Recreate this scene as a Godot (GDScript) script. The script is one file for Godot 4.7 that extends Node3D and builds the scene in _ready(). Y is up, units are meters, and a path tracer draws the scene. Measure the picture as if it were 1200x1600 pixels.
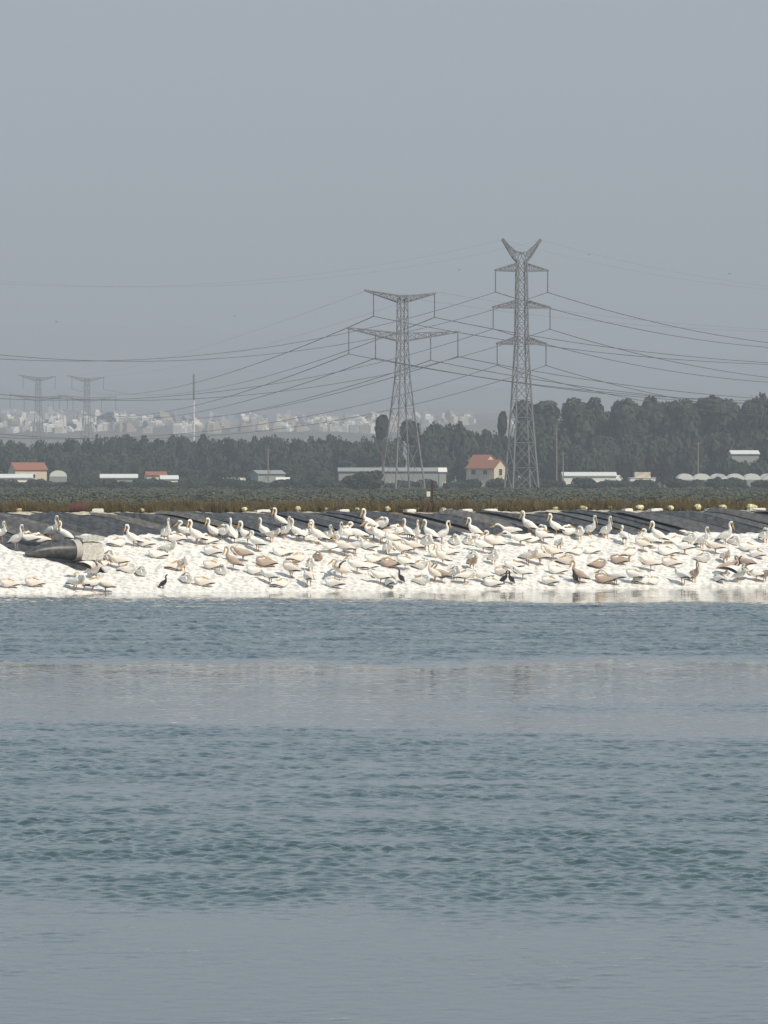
extends Node3D
# A reservoir seen through a long lens: pelicans on the far bank, pylons, trees, a town on hazy hills.
# Metres, y up, water surface at y = 0, camera looks along -z.

const F := 11440.0            # focal length in photo pixels (1200 x 1600)
const EYE := 6.3              # camera height above the water
const HORIZON := 735.0        # photo row of the horizon
const GROUND := 1.25          # plain beyond the embankment
const CREST := 4.07           # top of the embankment
const RUN := 12.2             # width of the wet slope
const ALONG := Vector3(0.869, 0, -0.495)     # along the far shore
const INLAND := Vector3(-0.495, 0, -0.869)   # from the water inland
const SHORE0 := Vector3(0, 0, -384.2)

var M := {}
var taken := {}
var rng := RandomNumberGenerator.new()
var n_bump := FastNoiseLite.new()
var n_hill := FastNoiseLite.new()
var cam_basis: Basis

# ---------------------------------------------------------------- mesh builder
class MB:
	var v := PackedVector3Array()
	var n := PackedVector3Array()
	var c := PackedColorArray()
	var i := PackedInt32Array()
	var col := Color(1, 1, 1)
	func tri(a: Vector3, b: Vector3, d: Vector3):
		var nn := (b - a).cross(d - a).normalized()
		var k := v.size()
		v.append_array([a, b, d]); n.append_array([nn, nn, nn]); c.append_array([col, col, col])
		i.append_array([k, k + 2, k + 1])
	func quad(a: Vector3, b: Vector3, d: Vector3, e: Vector3):
		var nn := (d - a).cross(e - b).normalized()
		quad_n(a, b, d, e, nn)
	func quad_n(a: Vector3, b: Vector3, d: Vector3, e: Vector3, nn: Vector3):
		var k := v.size()
		v.append_array([a, b, d, e]); n.append_array([nn, nn, nn, nn]); c.append_array([col, col, col, col])
		i.append_array([k, k + 2, k + 1, k, k + 3, k + 2])
	func box(at: Vector3, size: Vector3, basis := Basis.IDENTITY):
		var h := size / 2
		var p := []
		for k in 8:
			p.append(at + basis * Vector3(h.x * (1 if k & 1 else -1), h.y * (1 if k & 2 else -1), h.z * (1 if k & 4 else -1)))
		quad(p[4], p[5], p[7], p[6]); quad(p[1], p[0], p[2], p[3])
		quad(p[5], p[1], p[3], p[7]); quad(p[0], p[4], p[6], p[2])
		quad(p[6], p[7], p[3], p[2]); quad(p[0], p[1], p[5], p[4])
	func bar(p: Vector3, q: Vector3, w: float, w2 := -1.0):
		var t := (q - p).normalized()
		var up := Vector3.UP if absf(t.y) < 0.9 else Vector3.RIGHT
		var a := t.cross(up).normalized()
		var b := a.cross(t).normalized()
		if w2 < 0: w2 = w
		var r := [a + b, -a + b, -a - b, a - b]
		for k in 4:
			var r0: Vector3 = r[k]
			var r1: Vector3 = r[(k + 1) % 4]
			quad(p + r0 * w / 2, p + r1 * w / 2, q + r1 * w2 / 2, q + r0 * w2 / 2)
		quad(q + r[0] * w2 / 2, q + r[1] * w2 / 2, q + r[2] * w2 / 2, q + r[3] * w2 / 2)
		quad(p + r[3] * w / 2, p + r[2] * w / 2, p + r[1] * w / 2, p + r[0] * w / 2)
	# a tube with an elliptic section: rad holds (across side, along the in-plane normal)
	func sweep(path: PackedVector3Array, rad: PackedVector2Array, sides := 10, side_ref := Vector3(0, 0, 1), close := true):
		var base := v.size()
		var m := path.size()
		for k in m:
			var t := (path[mini(k + 1, m - 1)] - path[maxi(k - 1, 0)]).normalized()
			var sd := (side_ref - t * side_ref.dot(t)).normalized()
			var up := sd.cross(t).normalized()
			for j in sides:
				var a := TAU * j / sides
				v.append(path[k] + sd * cos(a) * rad[k].x + up * sin(a) * rad[k].y)
				n.append((sd * cos(a) / maxf(rad[k].x, 0.004) + up * sin(a) / maxf(rad[k].y, 0.004)).normalized())
				c.append(col)
		for k in m - 1:
			for j in sides:
				var a := base + k * sides + j
				var b := base + k * sides + (j + 1) % sides
				i.append_array([a, b, b + sides, a, b + sides, a + sides])
		if close:
			for e in [[0, -1.0], [m - 1, 1.0]]:
				var k: int = e[0]
				var t := (path[mini(k + 1, m - 1)] - path[maxi(k - 1, 0)]).normalized() * float(e[1])
				var o := v.size()
				v.append(path[k]); n.append(t); c.append(col)
				for j in sides:
					v.append(v[base + k * sides + j]); n.append(t); c.append(col)
				for j in sides:
					var a := o + 1 + j
					var b := o + 1 + (j + 1) % sides
					if e[1] > 0: i.append_array([o, a, b])
					else: i.append_array([o, b, a])
	func grid(nx: int, nz: int, f: Callable, colf = null):
		var base := v.size()
		for b in nz + 1:
			for a in nx + 1:
				v.append(f.call(float(a) / nx, float(b) / nz))
				c.append(colf.call(v[v.size() - 1]) if colf != null else col)
		var w := nx + 1
		for b in nz + 1:
			for a in nx + 1:
				var du := v[base + b * w + mini(a + 1, nx)] - v[base + b * w + maxi(a - 1, 0)]
				var dv := v[base + mini(b + 1, nz) * w + a] - v[base + maxi(b - 1, 0) * w + a]
				var nn := du.cross(dv).normalized()
				n.append(nn if nn.y >= 0 else -nn)
		var up := (v[base + 1] - v[base]).cross(v[base + w] - v[base]).y > 0
		for b in nz:
			for a in nx:
				var k := base + b * w + a
				if up: i.append_array([k, k + w, k + 1, k + 1, k + w, k + w + 1])
				else: i.append_array([k, k + 1, k + w, k + 1, k + w + 1, k + w])
	func mesh() -> ArrayMesh:
		var arr := []
		arr.resize(Mesh.ARRAY_MAX)
		arr[Mesh.ARRAY_VERTEX] = v; arr[Mesh.ARRAY_NORMAL] = n; arr[Mesh.ARRAY_COLOR] = c; arr[Mesh.ARRAY_INDEX] = i
		var m := ArrayMesh.new()
		m.add_surface_from_arrays(Mesh.PRIMITIVE_TRIANGLES, arr)
		return m

# ---------------------------------------------------------------- scene helpers
func numbered(called: String) -> String:
	taken[called] = taken.get(called, -1) + 1
	return called if taken[called] == 0 else "%s_%03d" % [called, taken[called]]

func tag(o, label: String, category: String, group := "", kind := ""):
	o.set_meta("label", label); o.set_meta("category", category)
	if group: o.set_meta("group", group)
	if kind: o.set_meta("kind", kind)
	return o

func thing(called: String, at: Vector3, turn := 0.0) -> Node3D:
	var o := Node3D.new()
	o.name = numbered(called); add_child(o); o.position = at; o.rotation.y = turn
	return o

func piece(called: String, m: Mesh, mat: Material, parent: Node) -> MeshInstance3D:
	var o := MeshInstance3D.new()
	o.mesh = m; o.material_override = mat
	o.name = numbered(called) if parent == self else called
	parent.add_child(o, true)
	return o

func structure(called: String, m: Mesh, mat: Material, label: String) -> MeshInstance3D:
	var o := piece(called, m, mat, self)
	tag(o, label, called.replace("_", " "), "", "structure")
	return o

func ray(px: float, py: float) -> Vector3:
	return cam_basis * Vector3((px - 600.0) / F, (800.0 - py) / F, -1.0)

func seen(px: float, py: float, dist: float) -> Vector3:      # the point of that pixel's ray at z = -dist
	var d := ray(px, py)
	return Vector3(0, EYE, 0) + d * (dist / -d.z)

func stand(px: float, dist: float, y := GROUND) -> Vector3:   # a foot on the plain
	return Vector3((px - 600.0) / F * dist, y, -dist)

func high(py: float, dist: float) -> float:                    # height above the plain of a row at that distance
	return seen(600, py, dist).y - GROUND

func shore(s: float, r: float, h: float) -> Vector3:
	return SHORE0 + ALONG * s + INLAND * r + Vector3.UP * h

func mat(called: String, lin: Color, rough := 0.9, spec := 0.3, vertex := false) -> StandardMaterial3D:
	var m := StandardMaterial3D.new()
	m.resource_name = called
	m.albedo_color = lin.linear_to_srgb()
	m.roughness = rough; m.metallic_specular = spec
	m.vertex_color_use_as_albedo = vertex
	M[called] = m
	return m

func noise_tex(freq: float, a: Color, b: Color, seed_ := 1, size := 512, oct := 5, lo := 0.3, hi := 0.7) -> NoiseTexture2D:
	var f := FastNoiseLite.new()
	f.seed = seed_; f.frequency = freq; f.fractal_octaves = oct; f.noise_type = FastNoiseLite.TYPE_SIMPLEX_SMOOTH
	var t := NoiseTexture2D.new()
	t.width = size; t.height = size; t.seamless = true; t.noise = f
	var g := Gradient.new()
	g.offsets = PackedFloat32Array([lo, hi]); g.colors = PackedColorArray([a.linear_to_srgb(), b.linear_to_srgb()])
	t.color_ramp = g
	return t

func textured(called: String, scale: float, tex: Texture2D, rough := 0.9, spec := 0.3, vertex := false) -> StandardMaterial3D:
	var m := mat(called, Color(1, 1, 1), rough, spec, vertex)
	m.albedo_texture = tex
	m.uv1_triplanar = true; m.uv1_world_triplanar = true
	m.uv1_scale = Vector3.ONE * scale
	return m

func smooth_path(p: Array) -> Array:          # [[x, y, z, r_side, r_normal], ...] -> Catmull-Rom resampled
	var path := PackedVector3Array()
	var rad := PackedVector2Array()
	for k in p.size() - 1:
		for j in 3:
			var t := j / 3.0
			var a: Array = p[maxi(k - 1, 0)]
			var b: Array = p[k]
			var d: Array = p[k + 1]
			var e: Array = p[mini(k + 2, p.size() - 1)]
			var q := []
			for w in 5:
				q.append(0.5 * (2.0 * b[w] + (d[w] - a[w]) * t + (2.0 * a[w] - 5.0 * b[w] + 4.0 * d[w] - e[w]) * t * t + (3.0 * b[w] - a[w] - 3.0 * d[w] + e[w]) * t * t * t))
			path.append(Vector3(q[0], q[1], q[2])); rad.append(Vector2(maxf(q[3], 0.006), maxf(q[4], 0.006)))
	var z: Array = p[p.size() - 1]
	path.append(Vector3(z[0], z[1], z[2])); rad.append(Vector2(z[3], z[4]))
	return [path, rad]

func swept(p: Array, sides := 10) -> ArrayMesh:
	var s := smooth_path(p)
	var b := MB.new()
	b.sweep(s[0], s[1], sides)
	return b.mesh()

# ---------------------------------------------------------------- materials
func make_materials():
	mat("water", Color(0.036, 0.068, 0.070), 0.04, 0.28)
	textured("white_crust", 0.35, noise_tex(0.012, Color(0.50, 0.475, 0.44), Color(0.84, 0.825, 0.79), 3, 512, 6, 0.28, 0.55), 0.9, 0.2)
	textured("black_sheet", 0.5, noise_tex(0.01, Color(0.030, 0.030, 0.033), Color(0.088, 0.087, 0.088), 5), 0.45, 0.5)
	textured("grey_sheet", 0.5, noise_tex(0.01, Color(0.055, 0.055, 0.058), Color(0.11, 0.108, 0.105), 5), 0.5, 0.5)
	textured("dusty_sheet", 0.5, noise_tex(0.01, Color(0.08, 0.078, 0.075), Color(0.16, 0.155, 0.145), 15), 0.6, 0.4)
	textured("soil", 0.3, noise_tex(0.012, Color(0.16, 0.12, 0.075), Color(0.27, 0.21, 0.14), 7))
	textured("pale_soil", 0.6, noise_tex(0.014, Color(0.36, 0.32, 0.25), Color(0.58, 0.54, 0.45), 8))
	textured("field", 0.012, noise_tex(0.012, Color(0.055, 0.055, 0.025), Color(0.13, 0.11, 0.06), 9))
	mat("hill", Color(1, 1, 1), 0.95, 0.2, true)
	mat("dry_grass", Color(1, 1, 1), 0.95, 0.2, true)
	mat("leaf", Color(1, 1, 1), 0.85, 0.25, true)
	mat("bark", Color(0.09, 0.07, 0.05))
	mat("steel", Color(0.17, 0.17, 0.175), 0.6, 0.4)
	mat("insulator", Color(0.08, 0.08, 0.09), 0.35, 0.5)
	mat("wire", Color(0.09, 0.09, 0.095), 0.6, 0.4)
	mat("concrete", Color(0.46, 0.44, 0.40)); mat("white_paint", Color(0.78, 0.76, 0.71))
	textured("pale_concrete", 1.1, noise_tex(0.02, Color(0.42, 0.40, 0.36), Color(0.66, 0.63, 0.58), 12, 256))
	mat("cream", Color(0.62, 0.54, 0.42)); mat("pink_wall", Color(0.62, 0.48, 0.40)); mat("roof_tile", Color(0.30, 0.13, 0.085))
	mat("glass_dark", Color(0.03, 0.055, 0.04), 0.15, 0.5); mat("plastic_sheet", Color(0.72, 0.73, 0.70), 0.5, 0.4)
	mat("shade_net", Color(0.30, 0.32, 0.31)); mat("wood", Color(0.07, 0.055, 0.045)); mat("pole_wood", Color(0.22, 0.20, 0.18))
	mat("yellow_paint", Color(0.74, 0.70, 0.42)); mat("faded_yellow", Color(0.50, 0.42, 0.22)); mat("rust", Color(0.11, 0.05, 0.04))
	mat("pelican_white", Color(0.86, 0.835, 0.78), 0.85, 0.2); mat("pelican_pink", Color(0.80, 0.72, 0.64), 0.85, 0.2)
	mat("pelican_brown", Color(0.47, 0.37, 0.30), 0.85, 0.2); mat("flight_black", Color(0.03, 0.028, 0.028), 0.7)
	mat("bill", Color(0.45, 0.33, 0.20), 0.6); mat("pouch", Color(0.62, 0.40, 0.13), 0.6); mat("leg", Color(0.45, 0.25, 0.16), 0.7)
	mat("cormorant", Color(0.018, 0.018, 0.02), 0.5, 0.5)
	mat("town_white", Color(0.82, 0.80, 0.76)); mat("town_cream", Color(0.58, 0.52, 0.43)); mat("town_grey", Color(0.36, 0.35, 0.34)); mat("town_tan", Color(0.44, 0.36, 0.28))

# ---------------------------------------------------------------- water
var n_wave := FastNoiseLite.new()
var n_wave2 := FastNoiseLite.new()
var n_band := FastNoiseLite.new()
var n_patch := FastNoiseLite.new()

func breeze(x: float, z: float) -> float:     # how strongly the wind ruffles the water: calm lanes and ruffled lanes
	var d := -z
	var w := d + n_band.get_noise_2d(x * 2.2, d * 0.5) * (2.0 + d * 0.018)
	var t := w - 0.18 * x
	var a := smoothstep(101.0, 109.0, w + 0.30 * x) * (1.0 - smoothstep(174.0, 181.0, w + 0.55 * x))
	a *= 1.25
	a += smoothstep(236.0, 250.0, t) * (1.0 - smoothstep(345.0, 362.0, w + 0.5 * x)) * 2.2
	a += 0.6 * smoothstep(-2.0, 6.0, x) * smoothstep(190.0, 194.0, w) * (1.0 - smoothstep(200.0, 205.0, w))
	var streak := 0.5 + 0.9 * n_band.get_noise_2d(x * 1.2 + 300.0, d * 7.0)
	return 0.17 + 0.35 * maxf(0.0, n_patch.get_noise_2d(x * 1.1 + 50.0, z * 0.5)) + a * clampf(0.75 + 0.65 * streak, 0.5, 1.5)

func wave(x: float, z: float) -> float:
	var u := x * 0.97 + z * 0.24
	var q := z * 0.97 - x * 0.24
	var p := 0.75 + 0.6 * n_patch.get_noise_2d(x, z)
	return (0.036 * n_wave.get_noise_2d(u * 1.5, q * 1.2) + 0.011 * n_wave2.get_noise_2d(u * 1.2, q)) * p

func make_water():
	n_wave.seed = 11; n_wave.frequency = 1.0; n_wave.fractal_octaves = 2; n_wave.noise_type = FastNoiseLite.TYPE_SIMPLEX_SMOOTH
	n_wave2.seed = 12; n_wave2.frequency = 2.6; n_wave2.fractal_octaves = 1; n_wave2.noise_type = FastNoiseLite.TYPE_SIMPLEX_SMOOTH
	n_band.seed = 13; n_band.frequency = 0.03; n_band.fractal_octaves = 3
	n_patch.seed = 14; n_patch.frequency = 0.22; n_patch.fractal_octaves = 2
	var f := func(x, z): return Vector3(x, wave(x, z) * breeze(x, z), z)
	var zones := [[-12.0, 12.0, -74.0, -132.0, 340, 780], [-18.0, 18.0, -132.0, -205.0, 300, 600], [-34.0, 34.0, -205.0, -402.0, 340, 900]]
	for q in zones:
		var b := MB.new()
		b.grid(q[4], q[5], func(u, v): return f.call(lerpf(q[0], q[1], u), lerpf(q[2], q[3], v)))
		structure("water", b.mesh(), M.water, "grey blue reservoir water with calm and ruffled lanes")
	# the rest of the reservoir, out of the picture, with a coarser swell
	for q in [[-300.0, 300.0, 10.0, -74.0], [-300.0, -12.0, -74.0, -132.0], [12.0, 300.0, -74.0, -132.0], [-300.0, -18.0, -132.0, -205.0], [18.0, 300.0, -132.0, -205.0], [-300.0, -34.0, -205.0, -380.0], [34.0, 300.0, -205.0, -440.0]]:
		var b := MB.new()
		b.grid(40, 20, func(u, v): return Vector3(lerpf(q[0], q[1], u), 0.0, lerpf(q[2], q[3], v)))
		structure("water", b.mesh(), M.water, "grey blue reservoir water with calm and ruffled lanes")

# ---------------------------------------------------------------- bank
func crust_edge(s: float) -> float:           # how far up the slope the white crust reaches
	var e := 8.75 + 0.55 * n_bump.get_noise_2d(s * 6.0, 40.0) + 0.3 * n_bump.get_noise_2d(s * 26.0, 90.0)
	return e - 5.5 * smoothstep(-19.2, -18.5, s) * (1.0 - smoothstep(-14.9, -14.2, s)) * (0.3 + 0.7 * smoothstep(-18.8, -15.6, s))

func bank(s: float, r: float) -> float:       # surface of the slope under the birds
	var h := r / RUN * CREST
	h += 0.07 * n_bump.get_noise_2d(s * 5.0, r * 5.0) + 0.035 * n_bump.get_noise_2d(s * 19.0 - r * 9.0, r * 17.0)
	h += 0.065 * n_bump.get_noise_2d((s - r * 0.8) * 22.0, r * 4.0 + 500.0)
	return h

func bank_hit(px: float, py: float) -> Vector2:      # (s, r) where that pixel's ray meets the slope plane
	var d := ray(px, py)
	var o := Vector3(0, EYE, 0) - SHORE0
	var k := CREST / RUN
	# o.y + t d.y = k ((o + t d) . INLAND)
	var t := (k * o.dot(INLAND) - o.y) / (d.y - k * d.dot(INLAND))
	var p := o + d * t
	return Vector2(p.dot(ALONG), p.dot(INLAND))

func make_bank():
	n_bump.seed = 21; n_bump.frequency = 0.05; n_bump.fractal_octaves = 3
	# earth body: under the sheets, over the crest and down the far side
	var b := MB.new()
	var prof := [[-14.0, -4.9], [0.0, -0.5], [12.0, 3.62], [12.5, 3.98], [14.0, 4.02], [18.5, 4.0], [21.0, 3.3], [26.0, 1.6], [29.0, 1.0]]
	b.grid(240, prof.size() * 4 - 4, func(u, w):
		var k: float = w * (prof.size() - 1)
		var a: Array = prof[mini(int(k), prof.size() - 1)]
		var e: Array = prof[mini(int(k) + 1, prof.size() - 1)]
		var r := lerpf(a[0], e[0], k - int(k))
		var h := lerpf(a[1], e[1], k - int(k))
		var s := lerpf(-110, 110, u)
		return shore(s, r, h + (0.05 * n_bump.get_noise_2d(s * 8.0, r * 8.0) if r > 12.3 else 0.0)))
	structure("embankment", b.mesh(), M.soil, "earth embankment of the reservoir with a flat crest")
	# white crusted lower slope
	b = MB.new()
	b.grid(820, 96, func(u, w):
		var s := lerpf(-52, 52, u)
		var e := crust_edge(s)
		var r := lerpf(-3.0, e, w)
		var lip := smoothstep(e, e - 0.25, r)
		return shore(s, r, bank(s, r) + lerpf(-0.05, 0.015 + 0.03 * absf(n_bump.get_noise_2d(s * 14.0, r * 30.0)), lip)))
	structure("white_slope", b.mesh(), M.white_crust, "white crusted lower slope of the reservoir bank where pelicans rest")
	# black sheets, one by one, laid aslant down the upper slope
	var liner := thing("black_liner", Vector3.ZERO)
	tag(liner, "black plastic liner of wrinkled slanting sheets above the white slope", "liner", "", "structure")
	rng.seed = 31
	for k in 84:
		var s0 := -56.0 + k * 1.35 + rng.randf_range(-0.25, 0.25)
		var wd := 1.6 + rng.randf_range(0.0, 0.4)
		var lift := rng.randf_range(0.02, 0.2)
		var ph := rng.randf_range(0, 100)
		var slack := rng.randf_range(0.5, 1.3)
		var top := 12.4 + rng.randf_range(-0.2, 0.15)
		b = MB.new()
		b.grid(18, 26, func(u, w):
			var r := lerpf(2.4, top, w)
			var s: float = s0 + u * wd + (12.3 - r) * 0.95
			var fold := absf(n_bump.get_noise_2d((u * wd) * 42.0 + ph * 20.0, w * 7.0 + ph))
			var fold2 := n_bump.get_noise_2d((u * wd + w * 0.6) * 14.0 + ph * 31.0, w * 5.0)
			var h: float = r / RUN * CREST - 0.035 + (0.30 * (0.4 - fold) + 0.24 * fold2) * slack * sin(PI * clampf(u * 0.9 + 0.05, 0, 1)) * smoothstep(7.6, 9.6, r) + lift * (1.0 - u) * smoothstep(7.8, 9.4, r)
			h -= 0.22 * (1.0 - smoothstep(7.0, 8.6, r))
			if r > 11.4: h -= (r - 11.4) * 0.2
			return shore(s, r, h))
		piece("sheet", b.mesh(), M[["black_sheet", "black_sheet", "grey_sheet", "dusty_sheet"][rng.randi() % 4]], liner)
	# pale soil lip that shows in stretches along the crest
	b = MB.new()
	b.grid(700, 8, func(u, w):
		var s := lerpf(-60, 60, u)
		var r := lerpf(12.15, 13.2, w)
		var up := clampf(0.55 + 1.1 * n_bump.get_noise_2d(s * 5.0, 700.0) + 0.35 * n_bump.get_noise_2d(s * 40.0, 720.0), 0.0, 1.2)
		return shore(s, r, 3.93 + sin(PI * w) * (0.02 + 0.17 * up) + 0.02 * n_bump.get_noise_2d(s * 30.0, r * 30.0)))
	structure("crest_edge", b.mesh(), M.pale_soil, "pale soil edge along the crest above the black liner")

func make_inlet():
	# a black pipe that ends in a pale concrete head, lying on the slope
	var c := bank_hit(142, 872)
	var at := shore(c.x, c.y, bank(c.x, c.y) - 0.1)
	var t := thing("inlet_pipe", at, atan2(-ALONG.z, ALONG.x))   # local x runs along the shore
	tag(t, "pale concrete pipe head with a black pipe lying on the white slope", "pipe")
	var b := MB.new()
	# head block: a rough prism with broken corners
	var foot := [Vector3(-0.75, 0, 0.42), Vector3(0.62, 0, 0.5), Vector3(0.8, 0, -0.45), Vector3(-0.7, 0, -0.6)]
	var head := [Vector3(-0.6, 0.95, 0.28), Vector3(0.5, 0.86, 0.36), Vector3(0.68, 0.95, -0.45), Vector3(-0.62, 1.05, -0.55)]
	for k in 4: b.quad(foot[k], foot[(k + 1) % 4], head[(k + 1) % 4], head[k])
	b.quad(head[0], head[1], head[2], head[3])
	piece("concrete_head", b.mesh(), M.pale_concrete, t)
	b = MB.new()
	b.box(Vector3(-0.05, 1.13, -0.1), Vector3(1.3, 0.2, 0.95), Basis.from_euler(Vector3(0.1, 0.05, 0.05)))
	piece("cover_slab", b.mesh(), M.pale_concrete, t)
	b = MB.new()
	b.sweep(PackedVector3Array([Vector3(-1.05, 0.5, -0.05), Vector3(-0.7, 0.52, -0.05)]), PackedVector2Array([Vector2(0.56, 0.56), Vector2(0.56, 0.56)]), 20)
	piece("collar", b.mesh(), M.concrete, t)
	var s := smooth_path([[-3.6, 0.34, -0.35, 0.28, 0.12], [-3.0, 0.46, -0.2, 0.42, 0.30], [-2.2, 0.52, -0.1, 0.5, 0.42], [-1.5, 0.5, -0.05, 0.5, 0.47], [-1.0, 0.5, -0.05, 0.5, 0.5]])
	b = MB.new()
	b.sweep(s[0], s[1], 18)
	piece("pipe", b.mesh(), M.black_sheet, t)

# ---------------------------------------------------------------- crest: stones, slabs, grass
func crest_point(px: float, r: float) -> Vector3:     # on the crest, r metres inland from the waterline, in that pixel column
	var kx := (px - 600.0) / F
	# x = kx * -z with p = SHORE0 + ALONG s + INLAND r
	var x0 := INLAND.x * r
	var z0 := SHORE0.z + INLAND.z * r
	var s := (-kx * z0 - x0) / (ALONG.x + kx * ALONG.z)
	return shore(s, r, 4.0)

func lump(sx: float, sy: float, sz: float, sd: int) -> ArrayMesh:
	var b := MB.new()
	var rings := 7
	var sides := 10
	var f := FastNoiseLite.new()
	f.seed = sd; f.frequency = 0.9
	var p := func(k, j):
		var a: float = PI * k / rings
		var d := Vector3(sin(a) * cos(TAU * j / sides), cos(a), sin(a) * sin(TAU * j / sides))
		return d * Vector3(sx, sy, sz) * (1.0 + 0.45 * f.get_noise_3dv(d * 1.4))
	for k in rings:
		for j in sides: b.quad(p.call(k, j), p.call(k, j + 1), p.call(k + 1, j + 1), p.call(k + 1, j))
	return b.mesh()

func make_crest():
	rng.seed = 41
	var lumps := [lump(0.26, 0.17, 0.2, 1), lump(0.3, 0.16, 0.2, 2), lump(0.22, 0.18, 0.2, 3)]
	var spots := [[382, 0.9, 1], [424, 0.8, 0], [466, 1.0, 1], [510, 0.8, 0], [558, 0.8, 0], [606, 0.9, 1], [652, 0.7, 1], [693, 0.7, 0], [776, 0.7, 0], [868, 0.8, 0], [911, 1.0, 1], [953, 0.9, 0], [1000, 1.15, 1], [1048, 1.05, 1], [1090, 1.2, 1], [1129, 1.15, 1], [1174, 1.3, 1], [222, 0.7, 0], [30, 0.8, 0]]
	for k in spots.size():
		var q: Array = spots[k]
		var o := piece("painted_stone", lumps[k % 3], M.yellow_paint if q[2] else M.faded_yellow, self)
		o.position = crest_point(q[0], 13.7) + Vector3(0, 0.1 * q[1] + 0.1, 0)
		o.scale = Vector3.ONE * q[1] * 0.85; o.rotation.y = rng.randf_range(0, TAU)
		tag(o, "bright yellow painted stone on the crest" if q[2] else "dull faded yellow stone on the crest", "stone", "painted stones along the crest")
	for q in [[697, 0.62], [728, 0.62], [765, 0.8], [1024, 0.75], [1112, 0.7], [1182, 1.0], [980, 0.5], [536, 0.6], [410, 0.8], [640, 0.6]]:
		var b := MB.new()
		var w: float = q[1]
		b.box(Vector3(0, 0.07, 0), Vector3(w, 0.12, 0.4)); b.box(Vector3(w * 0.12, 0.145, 0), Vector3(w * 0.7, 0.03, 0.3))
		var o := piece("anchor_slab", b.mesh(), M.white_paint, self)
		o.position = crest_point(q[0], 12.75) + Vector3(0, 0.03, 0)
		o.rotation.y = atan2(-ALONG.z, ALONG.x) + rng.randf_range(-0.15, 0.15)
		tag(o, "flat white slab weighing down the liner edge on the crest", "slab", "white slabs along the liner edge")
	var t := thing("rusty_drum", crest_point(122, 13.3))
	tag(t, "rusty brown drum lying in grass on the crest beside a white block", "drum")
	var b := MB.new()
	b.sweep(PackedVector3Array([Vector3(-0.45, 0.28, 0), Vector3(0.45, 0.28, 0)]), PackedVector2Array([Vector2(0.28, 0.28), Vector2(0.28, 0.28)]), 16)
	piece("shell", b.mesh(), M.rust, t)
	for x in [-0.15, 0.15]:
		b = MB.new()
		b.sweep(PackedVector3Array([Vector3(x - 0.02, 0.28, 0), Vector3(x + 0.02, 0.28, 0)]), PackedVector2Array([Vector2(0.3, 0.3), Vector2(0.3, 0.3)]), 16)
		piece("hoop", b.mesh(), M.rust, t)
	b = MB.new()
	b.box(Vector3(0, 0.12, 0), Vector3(0.6, 0.24, 0.3)); b.box(Vector3(0.02, 0.25, 0), Vector3(0.5, 0.03, 0.22))
	var o2 := piece("concrete_block", b.mesh(), M.white_paint, self)
	o2.position = crest_point(153, 12.9); tag(o2, "white concrete block on the crest beside the rusty drum", "block")
	t = thing("marker_post", crest_point(674, 14.6))
	tag(t, "dark wooden post on the crest in front of the flat armed pylon", "post")
	b = MB.new(); b.bar(Vector3(0, -0.1, 0), Vector3(0.05, 1.75, 0), 0.17, 0.13); piece("shaft", b.mesh(), M.wood, t)
	b = MB.new(); b.box(Vector3(-0.16, 1.0, 0.05), Vector3(0.2, 0.28, 0.03)); piece("white_plate", b.mesh(), M.white_paint, t)
	# dry grass tufts on the crest, green scrub behind it
	var tuft := MB.new()
	rng.seed = 42
	for k in 16:
		var a := rng.randf_range(0, TAU)
		var lean := Vector3(cos(a), 0, sin(a))
		var h := rng.randf_range(0.3, 0.85)
		var w := rng.randf_range(0.015, 0.03)
		tuft.col = Color(0.20, 0.145, 0.075).lerp(Color(0.11, 0.10, 0.045), rng.randf())
		var s := Vector3(-sin(a), 0, cos(a)) * w
		var p := lean * rng.randf_range(0, 0.15)
		tuft.tri(p - s, p + s, p + lean * h * 0.45 + Vector3(0, h, 0))
	scatter("dry_grass", tuft.mesh(), M.dry_grass, 15000, 43, -44.0, 44.0, 13.5, 19.5, 4.0, 0.5, 1.15, "dry brown grass along the crest of the embankment", "grass")
	var scrub := leaf_ball([[Vector3(0, 0.35, 0), Vector3(0.6, 0.45, 0.5)], [Vector3(0.3, 0.3, 0.2), Vector3(0.4, 0.35, 0.4)]], 200, 0.10, 44, Color(0.06, 0.068, 0.032), Color(0.12, 0.115, 0.06))
	scatter("green_scrub", scrub, M.leaf, 1500, 45, -60.0, 60.0, 19.5, 27.0, 3.3, 0.8, 1.5, "low green scrub growing behind the crest", "scrub")

func scatter(called: String, m: Mesh, material: Material, count: int, sd: int, s0: float, s1: float, r0: float, r1: float, y: float, k0: float, k1: float, label: String, category: String):
	rng.seed = sd
	var mm := MultiMesh.new()
	mm.transform_format = MultiMesh.TRANSFORM_3D; mm.mesh = m; mm.instance_count = count
	for k in count:
		var s := rng.randf_range(s0, s1)
		var r := rng.randf_range(r0, r1)
		var clump := 0.75 + 0.7 * n_bump.get_noise_2d(s * 9.0, r * 9.0 + 300.0)
		var h := y - maxf(0.0, r - 19.0) * 0.30
		mm.set_instance_transform(k, Transform3D(Basis(Vector3.UP, rng.randf_range(0, TAU)).scaled(Vector3.ONE * rng.randf_range(k0, k1) * clump), shore(s, r, h)))
	var o := MultiMeshInstance3D.new()
	o.multimesh = mm; o.material_override = material
	o.name = numbered(called); add_child(o)
	tag(o, label, category, "", "stuff")

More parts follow.
